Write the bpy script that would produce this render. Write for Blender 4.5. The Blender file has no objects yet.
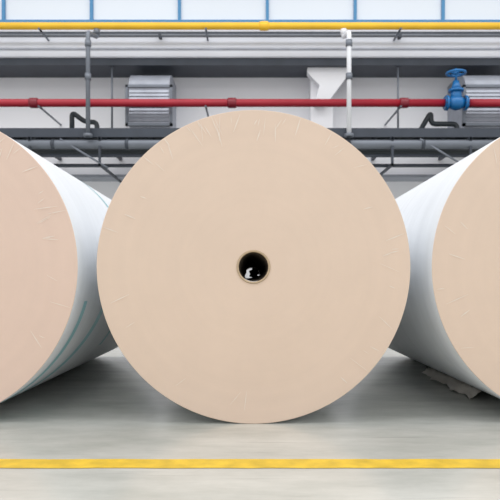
import bpy, bmesh, math, random
from mathutils import Vector, Matrix
random.seed(7)
sc = bpy.context.scene
sc.view_settings.view_transform = 'Standard'

F = 604.0; H = 0.575; VX = 250.0; VY = 285.0
def P(u, v, D):
    return Vector(((u-VX)/F*D, D, H+(VY-v)/F*D))

def srgb(r, g, b):
    def c(x):
        x /= 255.0
        return x/12.92 if x <= 0.04045 else ((x+0.055)/1.055)**2.4
    return (c(r), c(g), c(b), 1)

def mat(name, col, rough=0.6, metal=0.0, noise=0.0, nscale=5.0, bump=0.0, bscale=40.0, spec=0.5, vscale=None):
    m = bpy.data.materials.new(name); m.use_nodes = True
    nt = m.node_tree; b = nt.nodes['Principled BSDF']
    b.inputs['Roughness'].default_value = rough
    b.inputs['Metallic'].default_value = metal
    b.inputs['Specular IOR Level'].default_value = spec
    tc = nt.nodes.new('ShaderNodeTexCoord')
    src = tc.outputs['Object']
    if vscale:
        mp_ = nt.nodes.new('ShaderNodeMapping'); mp_.inputs['Scale'].default_value = vscale
        nt.links.new(src, mp_.inputs[0]); src = mp_.outputs[0]
    n = nt.nodes.new('ShaderNodeTexNoise'); n.inputs['Scale'].default_value = nscale
    n.inputs['Detail'].default_value = 5
    nt.links.new(src, n.inputs['Vector'])
    r = nt.nodes.new('ShaderNodeValToRGB')
    r.color_ramp.elements[0].position = 0.3; r.color_ramp.elements[1].position = 0.7
    a = tuple(max(0, c*(1-noise)) for c in col[:3])+(1,)
    r.color_ramp.elements[0].color = a
    r.color_ramp.elements[1].color = tuple(min(1, c*(1+noise*0.5)) for c in col[:3])+(1,)
    nt.links.new(n.outputs['Fac'], r.inputs['Fac'])
    nt.links.new(r.outputs['Color'], b.inputs['Base Color'])
    if bump > 0:
        n2 = nt.nodes.new('ShaderNodeTexNoise'); n2.inputs['Scale'].default_value = bscale
        nt.links.new(tc.outputs['Object'], n2.inputs['Vector'])
        bp = nt.nodes.new('ShaderNodeBump'); bp.inputs['Strength'].default_value = bump
        bp.inputs['Distance'].default_value = 0.01
        nt.links.new(n2.outputs['Fac'], bp.inputs['Height'])
        nt.links.new(bp.outputs['Normal'], b.inputs['Normal'])
    return m

def obj_from_bm(name, bm, mats, parent=None, smooth=False):
    me = bpy.data.meshes.new(name)
    bmesh.ops.recalc_face_normals(bm, faces=bm.faces)
    bm.to_mesh(me); bm.free()
    if not isinstance(mats, (list, tuple)): mats = [mats]
    for m in mats: me.materials.append(m)
    if smooth:
        for p in me.polygons: p.use_smooth = True
    o = bpy.data.objects.new(name, me); sc.collection.objects.link(o)
    if parent: o.parent = parent
    return o

def empty(name, loc=(0, 0, 0)):
    e = bpy.data.objects.new(name, None); sc.collection.objects.link(e)
    e.empty_display_size = 0.1
    return e

def add_box(bm, x0, x1, y0, y1, z0, z1, mi=0):
    vs = [bm.verts.new((x, y, z)) for x in (x0, x1) for y in (y0, y1) for z in (z0, z1)]
    for f in ((0,1,3,2),(4,6,7,5),(0,4,5,1),(2,3,7,6),(0,2,6,4),(1,5,7,3)):
        fc = bm.faces.new([vs[i] for i in f]); fc.material_index = mi

def box(name, x0, x1, y0, y1, z0, z1, m, parent=None, bevel=0):
    bm = bmesh.new(); add_box(bm, x0, x1, y0, y1, z0, z1)
    if bevel: bmesh.ops.bevel(bm, geom=list(bm.edges), offset=bevel, segments=2, affect='EDGES')
    return obj_from_bm(name, bm, m, parent)

def add_tube(bm, pts, r, seg=20, caps=True, mi=0):
    pts = [Vector(p) for p in pts]
    rings = []
    t0 = (pts[1]-pts[0]).normalized()
    up = Vector((0, 0, 1)) if abs(t0.z) < 0.9 else Vector((0, 1, 0))
    n = t0.cross(up).normalized()
    for i, p in enumerate(pts):
        if i == 0: t = t0
        elif i == len(pts)-1: t = (pts[i]-pts[i-1]).normalized()
        else: t = ((pts[i]-pts[i-1]).normalized()+(pts[i+1]-pts[i]).normalized()).normalized()
        n = (n - t*n.dot(t)).normalized(); b = t.cross(n)
        rr = r[i] if isinstance(r, (list, tuple)) else r
        rings.append([bm.verts.new(p+(n*math.cos(a)+b*math.sin(a))*rr) for a in [2*math.pi*k/seg for k in range(seg)]])
    for a, b_ in zip(rings[:-1], rings[1:]):
        for k in range(seg):
            f = bm.faces.new((a[k], a[(k+1) % seg], b_[(k+1) % seg], b_[k])); f.smooth = True; f.material_index = mi
    if caps:
        f = bm.faces.new(rings[0]); f.material_index = mi
        f = bm.faces.new(list(reversed(rings[-1]))); f.material_index = mi

def bend(pts, rad=0.08, n=6):
    pts = [Vector(p) for p in pts]; out = [pts[0]]
    for i in range(1, len(pts)-1):
        a, b, c = pts[i-1], pts[i], pts[i+1]
        d1 = (a-b).normalized(); d2 = (c-b).normalized()
        s, e = b+d1*rad, b+d2*rad
        for k in range(n+1):
            t = k/n
            out.append(s*(1-t)**2 + b*2*t*(1-t) + e*t*t)
    out.append(pts[-1]); return out

def tube(name, pts, r, m, parent=None, seg=20):
    bm = bmesh.new(); add_tube(bm, pts, r, seg)
    return obj_from_bm(name, bm, m, parent)

# ------------------------------------------------------------ materials
M_wall = mat('wall_paint', srgb(238, 239, 244), 0.8, noise=0.04, nscale=0.8)
M_beam = mat('beam_paint', srgb(222, 225, 234), 0.7, noise=0.05, nscale=1.5)
M_panel = mat('window_frosted', srgb(222, 230, 240), 0.25, noise=0.03, nscale=0.6)
M_blue = mat('blue_frame', srgb(75, 140, 188), 0.5)
M_yel = mat('yellow_paint', srgb(236, 186, 40), 0.4, noise=0.08, nscale=3)
M_red = mat('red_paint', srgb(166, 28, 48), 0.45, noise=0.1, nscale=3)
M_reddk = mat('red_coupling', srgb(125, 22, 40), 0.4)
M_steel = mat('dark_steel', srgb(66, 72, 82), 0.5, metal=0.3, noise=0.15, nscale=4)
M_steel2 = mat('mid_steel', srgb(116, 122, 132), 0.45, metal=0.3, noise=0.12, nscale=4)
M_galv = mat('galvanised_sheet', srgb(156, 161, 172), 0.4, metal=0.4, noise=0.15, nscale=6)
M_black = mat('black_pipe', srgb(44, 52, 58), 0.45)
M_white = mat('white_paint', srgb(228, 230, 235), 0.5)
M_valve = mat('blue_valve', srgb(20, 104, 166), 0.35)
M_core = mat('core_cardboard', srgb(205, 182, 152), 0.8, noise=0.15, nscale=30)
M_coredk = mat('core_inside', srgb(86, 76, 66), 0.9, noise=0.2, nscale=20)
M_scuff = mat('scuff_pale', srgb(247, 234, 222), 0.7)
M_tape = mat('teal_tape', srgb(150, 204, 212), 0.4)
M_torn = mat('torn_paper', srgb(222, 216, 208), 0.8, noise=0.08, nscale=10)

def kraft(name, col):
    m = bpy.data.materials.new(name); m.use_nodes = True
    nt = m.node_tree; L = nt.links; b = nt.nodes['Principled BSDF']
    b.inputs['Roughness'].default_value = 0.8
    b.inputs['Specular IOR Level'].default_value = 0.15
    tc = nt.nodes.new('ShaderNodeTexCoord')
    sp = nt.nodes.new('ShaderNodeSeparateXYZ'); L.new(tc.outputs['Object'], sp.inputs[0])
    cb = nt.nodes.new('ShaderNodeCombineXYZ'); L.new(sp.outputs['X'], cb.inputs[0]); L.new(sp.outputs['Z'], cb.inputs[1])
    ln = nt.nodes.new('ShaderNodeVectorMath'); ln.operation = 'LENGTH'; L.new(cb.outputs[0], ln.inputs[0])
    n = nt.nodes.new('ShaderNodeTexNoise'); n.noise_dimensions = '1D'; n.inputs['Scale'].default_value = 26; n.inputs['Detail'].default_value = 4
    L.new(ln.outputs['Value'], n.inputs['W'])
    n2 = nt.nodes.new('ShaderNodeTexNoise'); n2.inputs['Scale'].default_value = 2.5; n2.inputs['Detail'].default_value = 10; n2.inputs['Roughness'].default_value = 0.72
    L.new(tc.outputs['Object'], n2.inputs['Vector'])
    mx = nt.nodes.new('ShaderNodeMix'); mx.data_type = 'FLOAT'; mx.inputs[0].default_value = 0.82
    L.new(n.outputs['Fac'], mx.inputs[2]); L.new(n2.outputs['Fac'], mx.inputs[3])
    r = nt.nodes.new('ShaderNodeValToRGB')
    L.new(mx.outputs[0], r.inputs['Fac'])
    r.color_ramp.elements[0].position = 0.3; r.color_ramp.elements[1].position = 0.7
    r.color_ramp.elements[0].color = tuple(c*0.955 for c in col[:3])+(1,)
    r.color_ramp.elements[1].color = tuple(c*1.035 for c in col[:3])+(1,)
    L.new(r.outputs['Color'], b.inputs['Base Color'])
    return m
M_kraft = kraft('paper_edge', srgb(236, 214, 196))
M_kraftL = kraft('paper_edge_pink', srgb(236, 211, 196))

M_wrap = mat('white_wrap', srgb(233, 236, 240), 0.5, noise=0.05, nscale=2, bump=0.3, bscale=6, vscale=(1, 9, 1))

# floor
mf = bpy.data.materials.new('floor_epoxy'); mf.use_nodes = True
nt = mf.node_tree; L = nt.links; b = nt.nodes['Principled BSDF']
tc = nt.nodes.new('ShaderNodeTexCoord')
mp = nt.nodes.new('ShaderNodeMapping'); mp.inputs['Scale'].default_value = (0.6, 1.6, 1); L.new(tc.outputs['Object'], mp.inputs[0])
n = nt.nodes.new('ShaderNodeTexNoise'); n.inputs['Scale'].default_value = 2.2; n.inputs['Detail'].default_value = 10; n.inputs['Roughness'].default_value = 0.7
L.new(mp.outputs[0], n.inputs['Vector'])
r = nt.nodes.new('ShaderNodeValToRGB'); L.new(n.outputs['Fac'], r.inputs['Fac'])
r.color_ramp.elements[0].position = 0.3; r.color_ramp.elements[0].color = srgb(183, 186, 180)
r.color_ramp.elements[1].position = 0.7; r.color_ramp.elements[1].color = srgb(222, 223, 218)
# faint drag marks
mp2 = nt.nodes.new('ShaderNodeMapping'); mp2.inputs['Scale'].default_value = (1.2, 22, 1); mp2.inputs['Rotation'].default_value = (0, 0, .12)
L.new(tc.outputs['Object'], mp2.inputs[0])
nd = nt.nodes.new('ShaderNodeTexNoise'); nd.inputs['Scale'].default_value = 2.0; nd.inputs['Detail'].default_value = 3
L.new(mp2.outputs[0], nd.inputs['Vector'])
rd = nt.nodes.new('ShaderNodeValToRGB'); L.new(nd.outputs['Fac'], rd.inputs['Fac'])
rd.color_ramp.elements[0].position = 0.62; rd.color_ramp.elements[0].color = (1, 1, 1, 1)
rd.color_ramp.elements[1].position = 0.74; rd.color_ramp.elements[1].color = (.82, .82, .82, 1)
mm = nt.nodes.new('ShaderNodeMix'); mm.data_type = 'RGBA'; mm.blend_type = 'MULTIPLY'; mm.inputs[0].default_value = 1
L.new(r.outputs['Color'], mm.inputs[6]); L.new(rd.outputs['Color'], mm.inputs[7])
L.new(mm.outputs[2], b.inputs['Base Color'])
n3 = nt.nodes.new('ShaderNodeTexNoise'); n3.inputs['Scale'].default_value = 6; L.new(mp.outputs[0], n3.inputs['Vector'])
mr = nt.nodes.new('ShaderNodeMapRange'); mr.inputs['To Min'].default_value = 0.1; mr.inputs['To Max'].default_value = 0.3
L.new(n3.outputs['Fac'], mr.inputs['Value']); L.new(mr.outputs[0], b.inputs['Roughness'])

# ------------------------------------------------------------ room shell
WD = 9.0; XW = 9.0
box('floor', -XW, XW, -4, WD+0.2, -0.1, 0.0, mf)
box('wall_back', -XW, XW, WD, WD+0.2, 0, 6.5, M_wall)

yl0 = F*H/(468.5-VY); yl1 = F*H/(459.5-VY)
bm = bmesh.new()
N = 200
a = []; c = []
for i in range(N+1):
    x = -6+12*i/N
    a.append(bm.verts.new((x, yl0+random.uniform(-.002, .002), 0.0015)))
    c.append(bm.verts.new((x, yl1+random.uniform(-.002, .002), 0.0015)))
for i in range(N): bm.faces.new((a[i], a[i+1], c[i+1], c[i]))
M_line = mat('floor_line_paint', srgb(243, 205, 62), 0.5, noise=0.22, nscale=14)
obj_from_bm('floor_line', bm, M_line)

# window band
zb = P(0, 22, WD).z
win = empty('window_1')
box('glazing', -XW, XW, WD-0.03, WD, zb, 6.4, M_panel, win)
bm = bmesh.new()
for k in range(-5, 12):
    x = P(5+87.4*k, 0, WD).x
    if abs(x) < XW-.1: add_box(bm, x-0.022, x+0.022, WD-0.07, WD-0.03, zb, 6.4)
obj_from_bm('mullions', bm, M_blue, win)
box('sill_frame', -XW, XW, WD-0.08, WD-0.03, zb-0.05, zb, M_blue, win)

# beam
bd = 8.45
z1 = P(0, 36, bd).z; z0 = P(0, 57, bd).z
beam = empty('concrete_beam')
box('beam_body', -XW, XW, bd, WD, z0, z1, M_beam, beam, 0.01)
box('beam_cap', -XW, XW, bd-0.03, WD-0.08, z1, z1+0.05, M_steel, beam)
box('beam_lower_channel', -XW, XW, bd+0.04, WD, z0-0.10, z0, M_steel, beam)
box('beam_ledge', -XW, XW, bd-0.02, bd, z0+0.10, z0+0.125, M_galv, beam)

# columns & gussets under the beam
for uu in (322, -170, 760):
    col = empty('wall_column')
    x = P(uu, 0, 8.7).x
    box('column_shaft', x-0.16, x+0.16, 8.72, WD, 0, z0-0.10, M_wall, col)
    bm = bmesh.new()
    pts = [(x-0.22, z0-.10), (x+0.38, z0-.10), (x+0.38, z0-.17), (x+.05, z0-.62), (x-.12, z0-.62), (x-.05, z0-.35), (x-.22,z0-.17)]
    f0 = [bm.verts.new((p[0], 8.58, p[1])) for p in pts]; f1 = [bm.verts.new((p[0], 8.72, p[1])) for p in pts]
    bm.faces.new(f0); bm.faces.new(list(reversed(f1)))
    for i in range(len(pts)):
        j = (i+1) % len(pts); bm.faces.new((f0[i], f0[j], f1[j], f1[i]))
    obj_from_bm('column_gusset', bm, M_white, col)

# pipes
def pipe_run(name, v, D, r, m, mc, coup_us, wallD, gap=None, brk=(-250, -100, 40, 206, 400, 560, 700)):
    e = empty(name); z = P(0, v, D).z
    spans = [(-XW+.1, XW-.1)]
    if gap: spans = [(-XW+.1, gap[0]), (gap[1], XW-.1)]
    for a, b in spans:
        tube('pipe', [(a, D, z), (b, D, z)], r, m, e, 24)
    for u in coup_us:
        x = P(u, 0, D).x
        tube('coupling', [(x-.06, D, z), (x-.045, D, z), (x+.045, D, z), (x+.06, D, z)], [r*1.1, r*1.3, r*1.3, r*1.1], mc, e)
    for u in brk:
        x = P(u, 0, D).x
        bm = bmesh.new()
        add_box(bm, x-.012, x+.012, D, wallD-.001, z-r*1.25, z-r*.95)
        add_box(bm, x-.012, x+.012, D-r*1.15, D+r*1.15, z-r*1.25, z-r*.98)
        obj_from_bm('pipe_bracket', bm, M_steel2, e)
    return e, z
DP = 8.1
xv = P(456, 0, DP).x
yp, zy = pipe_run('yellow_gas_pipe', 26, DP, 0.047, M_yel, M_yel, (-120, 264, 620), bd)
rp, zr = pipe_run('red_fire_pipe', 103, DP, 0.052, M_red, M_reddk, (-140, 34, 232, 404, 640), WD, (xv-.156, xv+.156))

zc = P(0, 34, 8.3).z
co = empty('conduit_run')
tube('conduit', [(-XW+.2, 8.35, zc), (XW-.2, 8.35, zc)], 0.02, M_steel2, co)
for u in (-100, 160, 400, 600):
    x = P(u, 0, 8.35).x
    box('clip', x-.02, x+.02, 8.33, 8.42, zc-.03, zc+.03, M_steel, co)

def drop(u, m, r, vb, D):
    e = empty('drop_pipe')
    x = P(u, 0, D).x; zt = zy-.048; zb_ = P(0, vb, D).z
    tube('pipe', bend([(x, DP, zt), (x, DP, zt-.10), (x, D, zt-.22), (x, D, zb_)], 0.05), r, m, e)
    tube('tee_collar', [(x, DP, zt-.06), (x, DP, zt)], r*1.5, m, e)
    tube('collar_upper', [(x, D, zt-.40), (x, D, zt-.32)], r*1.4, M_steel2, e)
    tube('collar_mid', [(x, D, (zt+zb_)/2-.05), (x, D, (zt+zb_)/2+.03)], r*1.4, M_steel2, e)
    tube('flange_foot', [(x, D, zb_), (x, D, zb_+.04)], r*2.0, M_steel2, e)
drop(88, M_steel2, 0.028, 137, 7.66)
drop(349, M_white, 0.030, 137, 7.66)
def hanger(u, v0, v1, D, m):
    x = P(u, 0, D).x
    e = empty('hanger_rod')
    tube('rod', [(x, D, P(0, v0, D).z), (x, D, P(0, v1, D).z)], 0.014, m, e)
    box('rod_plate', x-.05, x+.05, D-.04, D+.04, P(0, v0, D).z-.02, P(0, v0, D).z, M_steel, e)
    tube('rod_nut', [(x, D, P(0, v1, D).z-.02), (x, D, P(0, v1, D).z+.02)], 0.03, M_steel, e, 6)
for u in (112, 398, -60, 560): hanger(u, 66, 134, 8.55, M_steel2)

# ducts
def duct(u0, u1):
    e = empty('ventilation_duct')
    D = 8.25
    xa = P(u0, 0, D).x; xb = P(u1, 0, D).x
    zt = P(0, 70, D).z; zb_ = P(0, 126, D).z
    bm = bmesh.new()
    prof = [(WD, zt+.02), (D+.35, zt+.02)]
    for k in range(1, 9):
        t = k/8*math.pi/2
        prof.append((D+.35-.35*math.sin(t), zt+.02-.25*(1-math.cos(t))))
    prof += [(D, zb_), (WD, zb_)]
    a = [bm.verts.new((xa+.02, y, z)) for y, z in prof]; b2 = [bm.verts.new((xb-.02, y, z)) for y, z in prof]
    bm.faces.new(a); bm.faces.new(list(reversed(b2)))
    for i in range(len(prof)):
        j = (i+1) % len(prof); bm.faces.new((a[i], a[j], b2[j], b2[i]))
    obj_from_bm('duct_body', bm, M_galv, e)
    bm = bmesh.new()
    for z in (zb_, zt-.24):
        add_box(bm, xa-.02, xb+.02, D-.025, D+.02, z, z+.035)
    for x in (xa-.02, xb-.015):
        add_box(bm, x, x+.035, D-.025, D+.02, zb_, zt-.21)
    obj_from_bm('duct_flange', bm, M_steel2, e)
    bm = bmesh.new()
    nz = 9
    for k in range(nz):
        z = zb_+.06+(zt-.24-zb_-.08)*k/nz
        vs = [bm.verts.new(p) for p in ((xa+.03, D-.012, z), (xb-.03, D-.012, z), (xb-.03, D-.002, z+.035), (xa+.03, D-.002, z+.035))]
        bm.faces.new(vs)
    obj_from_bm('louvre_slats', bm, M_galv, e)
duct(127, 171); duct(464, 512); duct(-190, -140); duct(700, 745)

# cable trays / pipe rack
rackTop = P(0, 128, 7.75).z
def rack():
    e = empty('pipe_rack')
    D = 7.75
    zt = rackTop; z2 = P(0, 137, D).z
    bm = bmesh.new()
    add_box(bm, -XW+.1, XW-.1, D, D+.03, z2, zt)
    add_box(bm, -XW+.1, XW-.1, D+.5, D+.53, z2, zt)
    for k in range(60):
        x = -8.7+k*.295
        add_box(bm, x, x+.04, D+.03, D+.5, z2+.01, z2+.04)
    obj_from_bm('cable_ladder', bm, M_steel, e)
    bm = bmesh.new()
    for k in range(5):
        add_tube(bm, [(-XW+.2, D+.1+k*.085, z2+.072), (XW-.2, D+.1+k*.085, z2+.072)], .03, 10)
    obj_from_bm('cables', bm, M_black, e)
    zz = P(0, 144, D).z
    bm = bmesh.new()
    add_tube(bm, [(-XW+.2, D+.02, zz), (XW-.2, D+.02, zz)], .058, 16)
    obj_from_bm('insulated_pipe', bm, M_steel2, e)
    bm = bmesh.new()
    for k in range(-9, 10):
        add_tube(bm, [(k*.95+.3, D+.02, zz), (k*.95+.34, D+.02, zz)], .066, 16)
    obj_from_bm('pipe_clamps', bm, M_steel, e)
    bm = bmesh.new()
    add_tube(bm, [(-XW+.2, D+.22, zz+.02), (XW-.2, D+.22, zz+.02)], .05, 16)
    add_tube(bm, [(-XW+.2, D+.40, zz), (XW-.2, D+.40, zz)], .06, 16)
    obj_from_bm('dark_pipes', bm, M_black, e)
    z3 = P(0, 154, D).z; z4 = P(0, 161, D).z
    bm = bmesh.new()
    add_tube(bm, [(-XW+.2, D+.1, z3), (XW-.2, D+.1, z3)], .022, 12)
    add_tube(bm, [(-XW+.2, D+.3, z4), (XW-.2, D+.3, z4)], .024, 12)
    obj_from_bm('small_pipes', bm, M_steel, e)
    bm = bmesh.new()
    for u in (-330, -150, 30, 100, 240, 392, 470, 640, 800):
        x = P(u, 0, D).x
        add_box(bm, x-.02, x+.02, D-.03, WD, z2-.045, z2-.005)
        add_box(bm, x-.015, x+.015, D-.03, WD, z4-.065, z4-.035)
        add_box(bm, x-.015, x+.015, D-.03, D, z4-.065, z2-.005)
    obj_from_bm('wall_supports', bm, M_steel, e)
    bm = bmesh.new()
    for u in (60, 420):
        add_tube(bm, [P(u, 139, D-.02), P(u+48, 168, D-.02)], .013, 8)
    obj_from_bm('bracing', bm, M_steel2, e)
    z5 = P(0, 172, D+.6).z
    box('lower_channel', -XW+.2, XW-.2, D+.9, WD, z5-.02, z5+.02, M_galv, e)
    return e
rk = rack()

# bent dark drain pipes standing on the rack (parts of the rack assembly)
def bent(pts, D, r=0.04):
    pp = [P(u, v, D) for u, v in pts]
    pp[0].z = rackTop; pp[-1].z = rackTop
    tube('bent_drain_pipe', bend(pp, .07), r, M_black, rk)
    for p in (pp[0], pp[-1]):
        tube('drain_flange', [p, p+Vector((0, 0, .04))], r*1.6, M_black, rk)
bent([(72, 128), (72, 112), (85, 122), (97, 122), (97, 129)], 8.26, .033)
bent([(416, 129), (431, 112), (431, 124), (457, 124), (457, 129)], 8.26, .034)

def valve():
    e = empty('gate_valve')
    x = xv; y = DP; z = zr
    bm = bmesh.new()
    for s in (-1, 1):
        add_tube(bm, [(x+s*.11, y, z), (x+s*.14, y, z)], .10, 24)
        add_tube(bm, [(x+s*.14, y, z), (x+s*.155, y, z)], .085, 24)
    add_tube(bm, [(x-.11, y, z), (x-.06, y, z), (x, y, z), (x+.06, y, z), (x+.11, y, z)], [.06, .085, .1, .085, .06], 24)
    add_tube(bm, [(x, y, z), (x, y, z+.14), (x, y, z+.17)], [.085, .07, .06], 20)
    add_tube(bm, [(x, y, z+.15), (x, y, z+.18)], .10, 20)
    add_tube(bm, [(x, y, z+.18), (x, y, z+.24), (x, y, z+.30)], [.075, .05, .035], 20)
    add_tube(bm, [(x, y, z+.30), (x, y, z+.46)], .016, 12)
    R = .12; seg = 28
    ring = [(x+R*math.cos(2*math.pi*k/seg), y+R*math.sin(2*math.pi*k/seg), z+.40) for k in range(seg+1)]
    add_tube(bm, ring, .017, 8, caps=False)
    for k in range(4):
        a = k*math.pi/2+.4
        add_tube(bm, [(x, y, z+.40), (x+R*math.cos(a), y+R*math.sin(a), z+.40)], .011, 8)
    add_tube(bm, [(x, y, z+.385), (x, y, z+.42)], .03, 12)
    obj_from_bm('valve_body', bm, M_valve, e)
    ob = bmesh.new()
    for s in (-1, 1):
        for k in range(8):
            a = k*math.pi/4+.2
            add_tube(ob, [(x+s*.10, y+.083*math.cos(a), z+.083*math.sin(a)), (x+s*.154, y+.083*math.cos(a), z+.083*math.sin(a))], .009, 6)
    obj_from_bm('flange_bolts', ob, M_steel, e)
valve()

# ------------------------------------------------------------ paper rolls
RD = 2.5; RB = 4.85; R = 0.65
def roll(cx, mface, scuffs=30, seed=1, tape=False):
    rnd = random.Random(seed)
    e = empty('paper_roll'); e.location = (cx, RD, R)
    bm = bmesh.new(); seg = 256
    rc = 0.070; Lr = RB-RD
    prof = [(rc, 0.0, 0)]
    for rr in (0.15, 0.3, 0.45, 0.6): prof.append((rr, 0, 0))
    prof += [(R-.003, 0, 0), (R-.0008, .0008, 0), (R, .003, 1)]
    for k in range(1, 12): prof.append((R, Lr*k/12, 1))
    prof += [(R, Lr-.003, 1), (R-.003, Lr, 0), (rc, Lr, 0)]
    rings = []
    for (rr, y, _) in prof:
        rings.append([bm.verts.new((rr*math.sin(2*math.pi*k/seg), y, -rr*math.cos(2*math.pi*k/seg))) for k in range(seg)])
    for i in range(len(prof)-1):
        mi = 1 if (prof[i][2] == 1 and prof[i+1][2] == 1) else 0
        for k in range(seg):
            f = bm.faces.new((rings[i][k], rings[i][(k+1) % seg], rings[i+1][(k+1) % seg], rings[i+1][k]))
            f.material_index = mi; f.smooth = (mi == 1)
    for k in range(seg):
        f = bm.faces.new((rings[-1][k], rings[-1][(k+1) % seg], rings[0][(k+1) % seg], rings[0][k])); f.material_index = 0
    obj_from_bm('paper_body', bm, [mface, M_wrap], e)
    bm = bmesh.new(); seg = 96
    pr = [(.0695, -.003), (.0625, -.003), (.061, .012), (.0605, Lr), (.0695, Lr)]
    rs = [[bm.verts.new((a*math.sin(2*math.pi*k/seg), y, -a*math.cos(2*math.pi*k/seg))) for k in range(seg)] for a, y in pr]
    for i in range(5):
        j = (i+1) % 5
        for k in range(seg):
            f = bm.faces.new((rs[i][k], rs[i][(k+1) % seg], rs[j][(k+1) % seg], rs[j][k]))
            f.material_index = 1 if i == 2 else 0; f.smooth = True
    obj_from_bm('core_tube', bm, [M_core, M_coredk], e)
    bm = bmesh.new()
    g = []; n1 = 10; n2 = 60
    for i in range(n1+1):
        row = []
        t = i/n1
        for j in range(n2):
            ang = 2*math.pi*j/n2
            w_ = .5+.5*math.sin(ang*3+.6)
            w2 = .5+.5*math.sin(ang*7+2.0+t*2)
            rr = .0595-(.006+.020*w_+.008*w2)*t**0.8
            yy = .015+t*(.5+.18*w2)
            row.append(bm.verts.new((rr*math.sin(ang), yy, -rr*math.cos(ang))))
        g.append(row)
    for i in range(n1):
        for j in range(n2): bm.faces.new((g[i][j], g[i+1][j], g[i+1][(j+1) % n2], g[i][(j+1) % n2]))
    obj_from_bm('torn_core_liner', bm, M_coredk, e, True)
    bm = bmesh.new()
    bmesh.ops.create_icosphere(bm, subdivisions=3, radius=.046)
    for v in bm.verts:
        k = .8+.25*math.sin(v.co.x*130+seed)*math.cos(v.co.z*150+1)
        v.co *= k; v.co.y *= 1.6
    bmesh.ops.translate(bm, verts=bm.verts, vec=(.018, Lr-.35, .016))
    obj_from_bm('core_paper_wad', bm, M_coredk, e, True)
    bm = bmesh.new()
    for i in range(scuffs):
        a = rnd.uniform(0, 2*math.pi)
        if rnd.random() < .5: a = rnd.uniform(-.2, 2.3)
        r0 = rnd.uniform(.51, .615); ln = rnd.uniform(.025, .10)
        if r0+ln > .645: ln = .645-r0
        tilt = rnd.uniform(-.6, .3); w = rnd.uniform(.0012, .0026)
        c = Vector((r0*math.cos(a), -.0006-.00004*i, r0*math.sin(a)))
        d = Vector((math.cos(a+tilt), 0, math.sin(a+tilt))); nn = Vector((-d.z, 0, d.x))
        vs = [bm.verts.new(c+nn*w*.3), bm.verts.new(c+d*ln*.5+nn*w), bm.verts.new(c+d*ln+nn*w*.3),
              bm.verts.new(c+d*ln-nn*w*.3), bm.verts.new(c+d*ln*.5-nn*w), bm.verts.new(c-nn*w*.3)]
        bm.faces.new(vs)
    obj_from_bm('edge_scuffs', bm, M_scuff, e)
    if tape:
        def strip(nm, fn, w, m=M_tape, n=60):
            bm = bmesh.new(); A = []; B = []
            for i in range(n+1):
                th, y = fn(i/n)
                A.append(bm.verts.new(((R+.0012)*math.cos(th), y, (R+.0012)*math.sin(th))))
                B.append(bm.verts.new(((R+.0012)*math.cos(th), y+w, (R+.0012)*math.sin(th))))
            for i in range(n): bm.faces.new((A[i], A[i+1], B[i+1], B[i]))
            obj_from_bm(nm, bm, m, e)
        strip('wrap_tape_1', lambda t: (math.radians(-75+62*t), .06+.10*t), .05)
        strip('wrap_tape_2', lambda t: (math.radians(-62+72*t), .26+.40*t), .07)
        strip('wrap_tape_3', lambda t: (math.radians(-40+110*t), .95+.15*t), .05)
    return e
s = RD/F
rc_ = roll((253.5-VX)*s, M_kraft, 50, 3)
rl_ = roll((-79.5-VX)*s, M_kraftL, 50, 5, True)
rr_ = roll((589-VX)*s, M_kraft, 44, 9)

# torn wrapping piece hanging off under the right roll
bm = bmesh.new()
cx = (589-VX)*s
rnd = random.Random(4)
g = []
n1, n2_ = 26, 8
for i in range(n1+1):
    row = []
    for j in range(n2_+1):
        t = i/n1; q = j/n2_
        y = 3.02+.85*t
        a0 = math.radians(-112)
        x0_, z0_ = cx+(R+.002)*math.cos(a0), R+(R+.002)*math.sin(a0)
        x = x0_-.075*q*(0.5+0.5*math.sin(t*8+2.2)**2) + rnd.uniform(-.003, .003)
        z = max(.003, z0_*(1-q**1.2)+.010*abs(math.sin(t*17))*(q > .2)+rnd.uniform(-.004, .004)*(q > 0))
        row.append(bm.verts.new((x, y+.03*q*math.sin(t*13), z)))
    g.append(row)
for i in range(n1):
    for j in range(n2_): bm.faces.new((g[i][j], g[i+1][j], g[i+1][j+1], g[i][j+1]))
o = obj_from_bm('torn_wrap_flap', bm, M_torn, None, True)
o.parent = rr_; o.matrix_parent_inverse = Matrix.Translation((-cx, -RD, -R))

# ------------------------------------------------------------ light
w = bpy.data.worlds.new('World'); sc.world = w; w.use_nodes = True
bg = w.node_tree.nodes['Background']; bg.inputs['Color'].default_value = (1.0, 0.995, 0.99, 1); bg.inputs['Strength'].default_value = 0.9
def area(name, loc, rot, sx, sy, e, col=(1, 1, 1)):
    l = bpy.data.lights.new(name, 'AREA'); l.shape = 'RECTANGLE'; l.size = sx; l.size_y = sy; l.energy = e; l.color = col
    o = bpy.data.objects.new(name, l); sc.collection.objects.link(o); o.location = loc; o.rotation_euler = rot
area('ceiling_lamp', (0, 5.8, 6.0), (0, 0, 0), 12, 1.2, 210)
area('ceiling_lamp', (0, 1.0, 6.0), (0, 0, 0), 12, 1.2, 150)

cam = bpy.data.cameras.new('Camera'); co_ = bpy.data.objects.new('Camera', cam); sc.collection.objects.link(co_)
cam.sensor_width = 36; cam.sensor_fit = 'HORIZONTAL'; cam.lens = F/500*36
cam.shift_y = (VY-250)/500
cam.dof.use_dof = True; cam.dof.focus_distance = 2.5; cam.dof.aperture_fstop = 6.3
co_.location = (0, 0, H); co_.rotation_euler = (math.pi/2, 0, 0)
sc.camera = co_
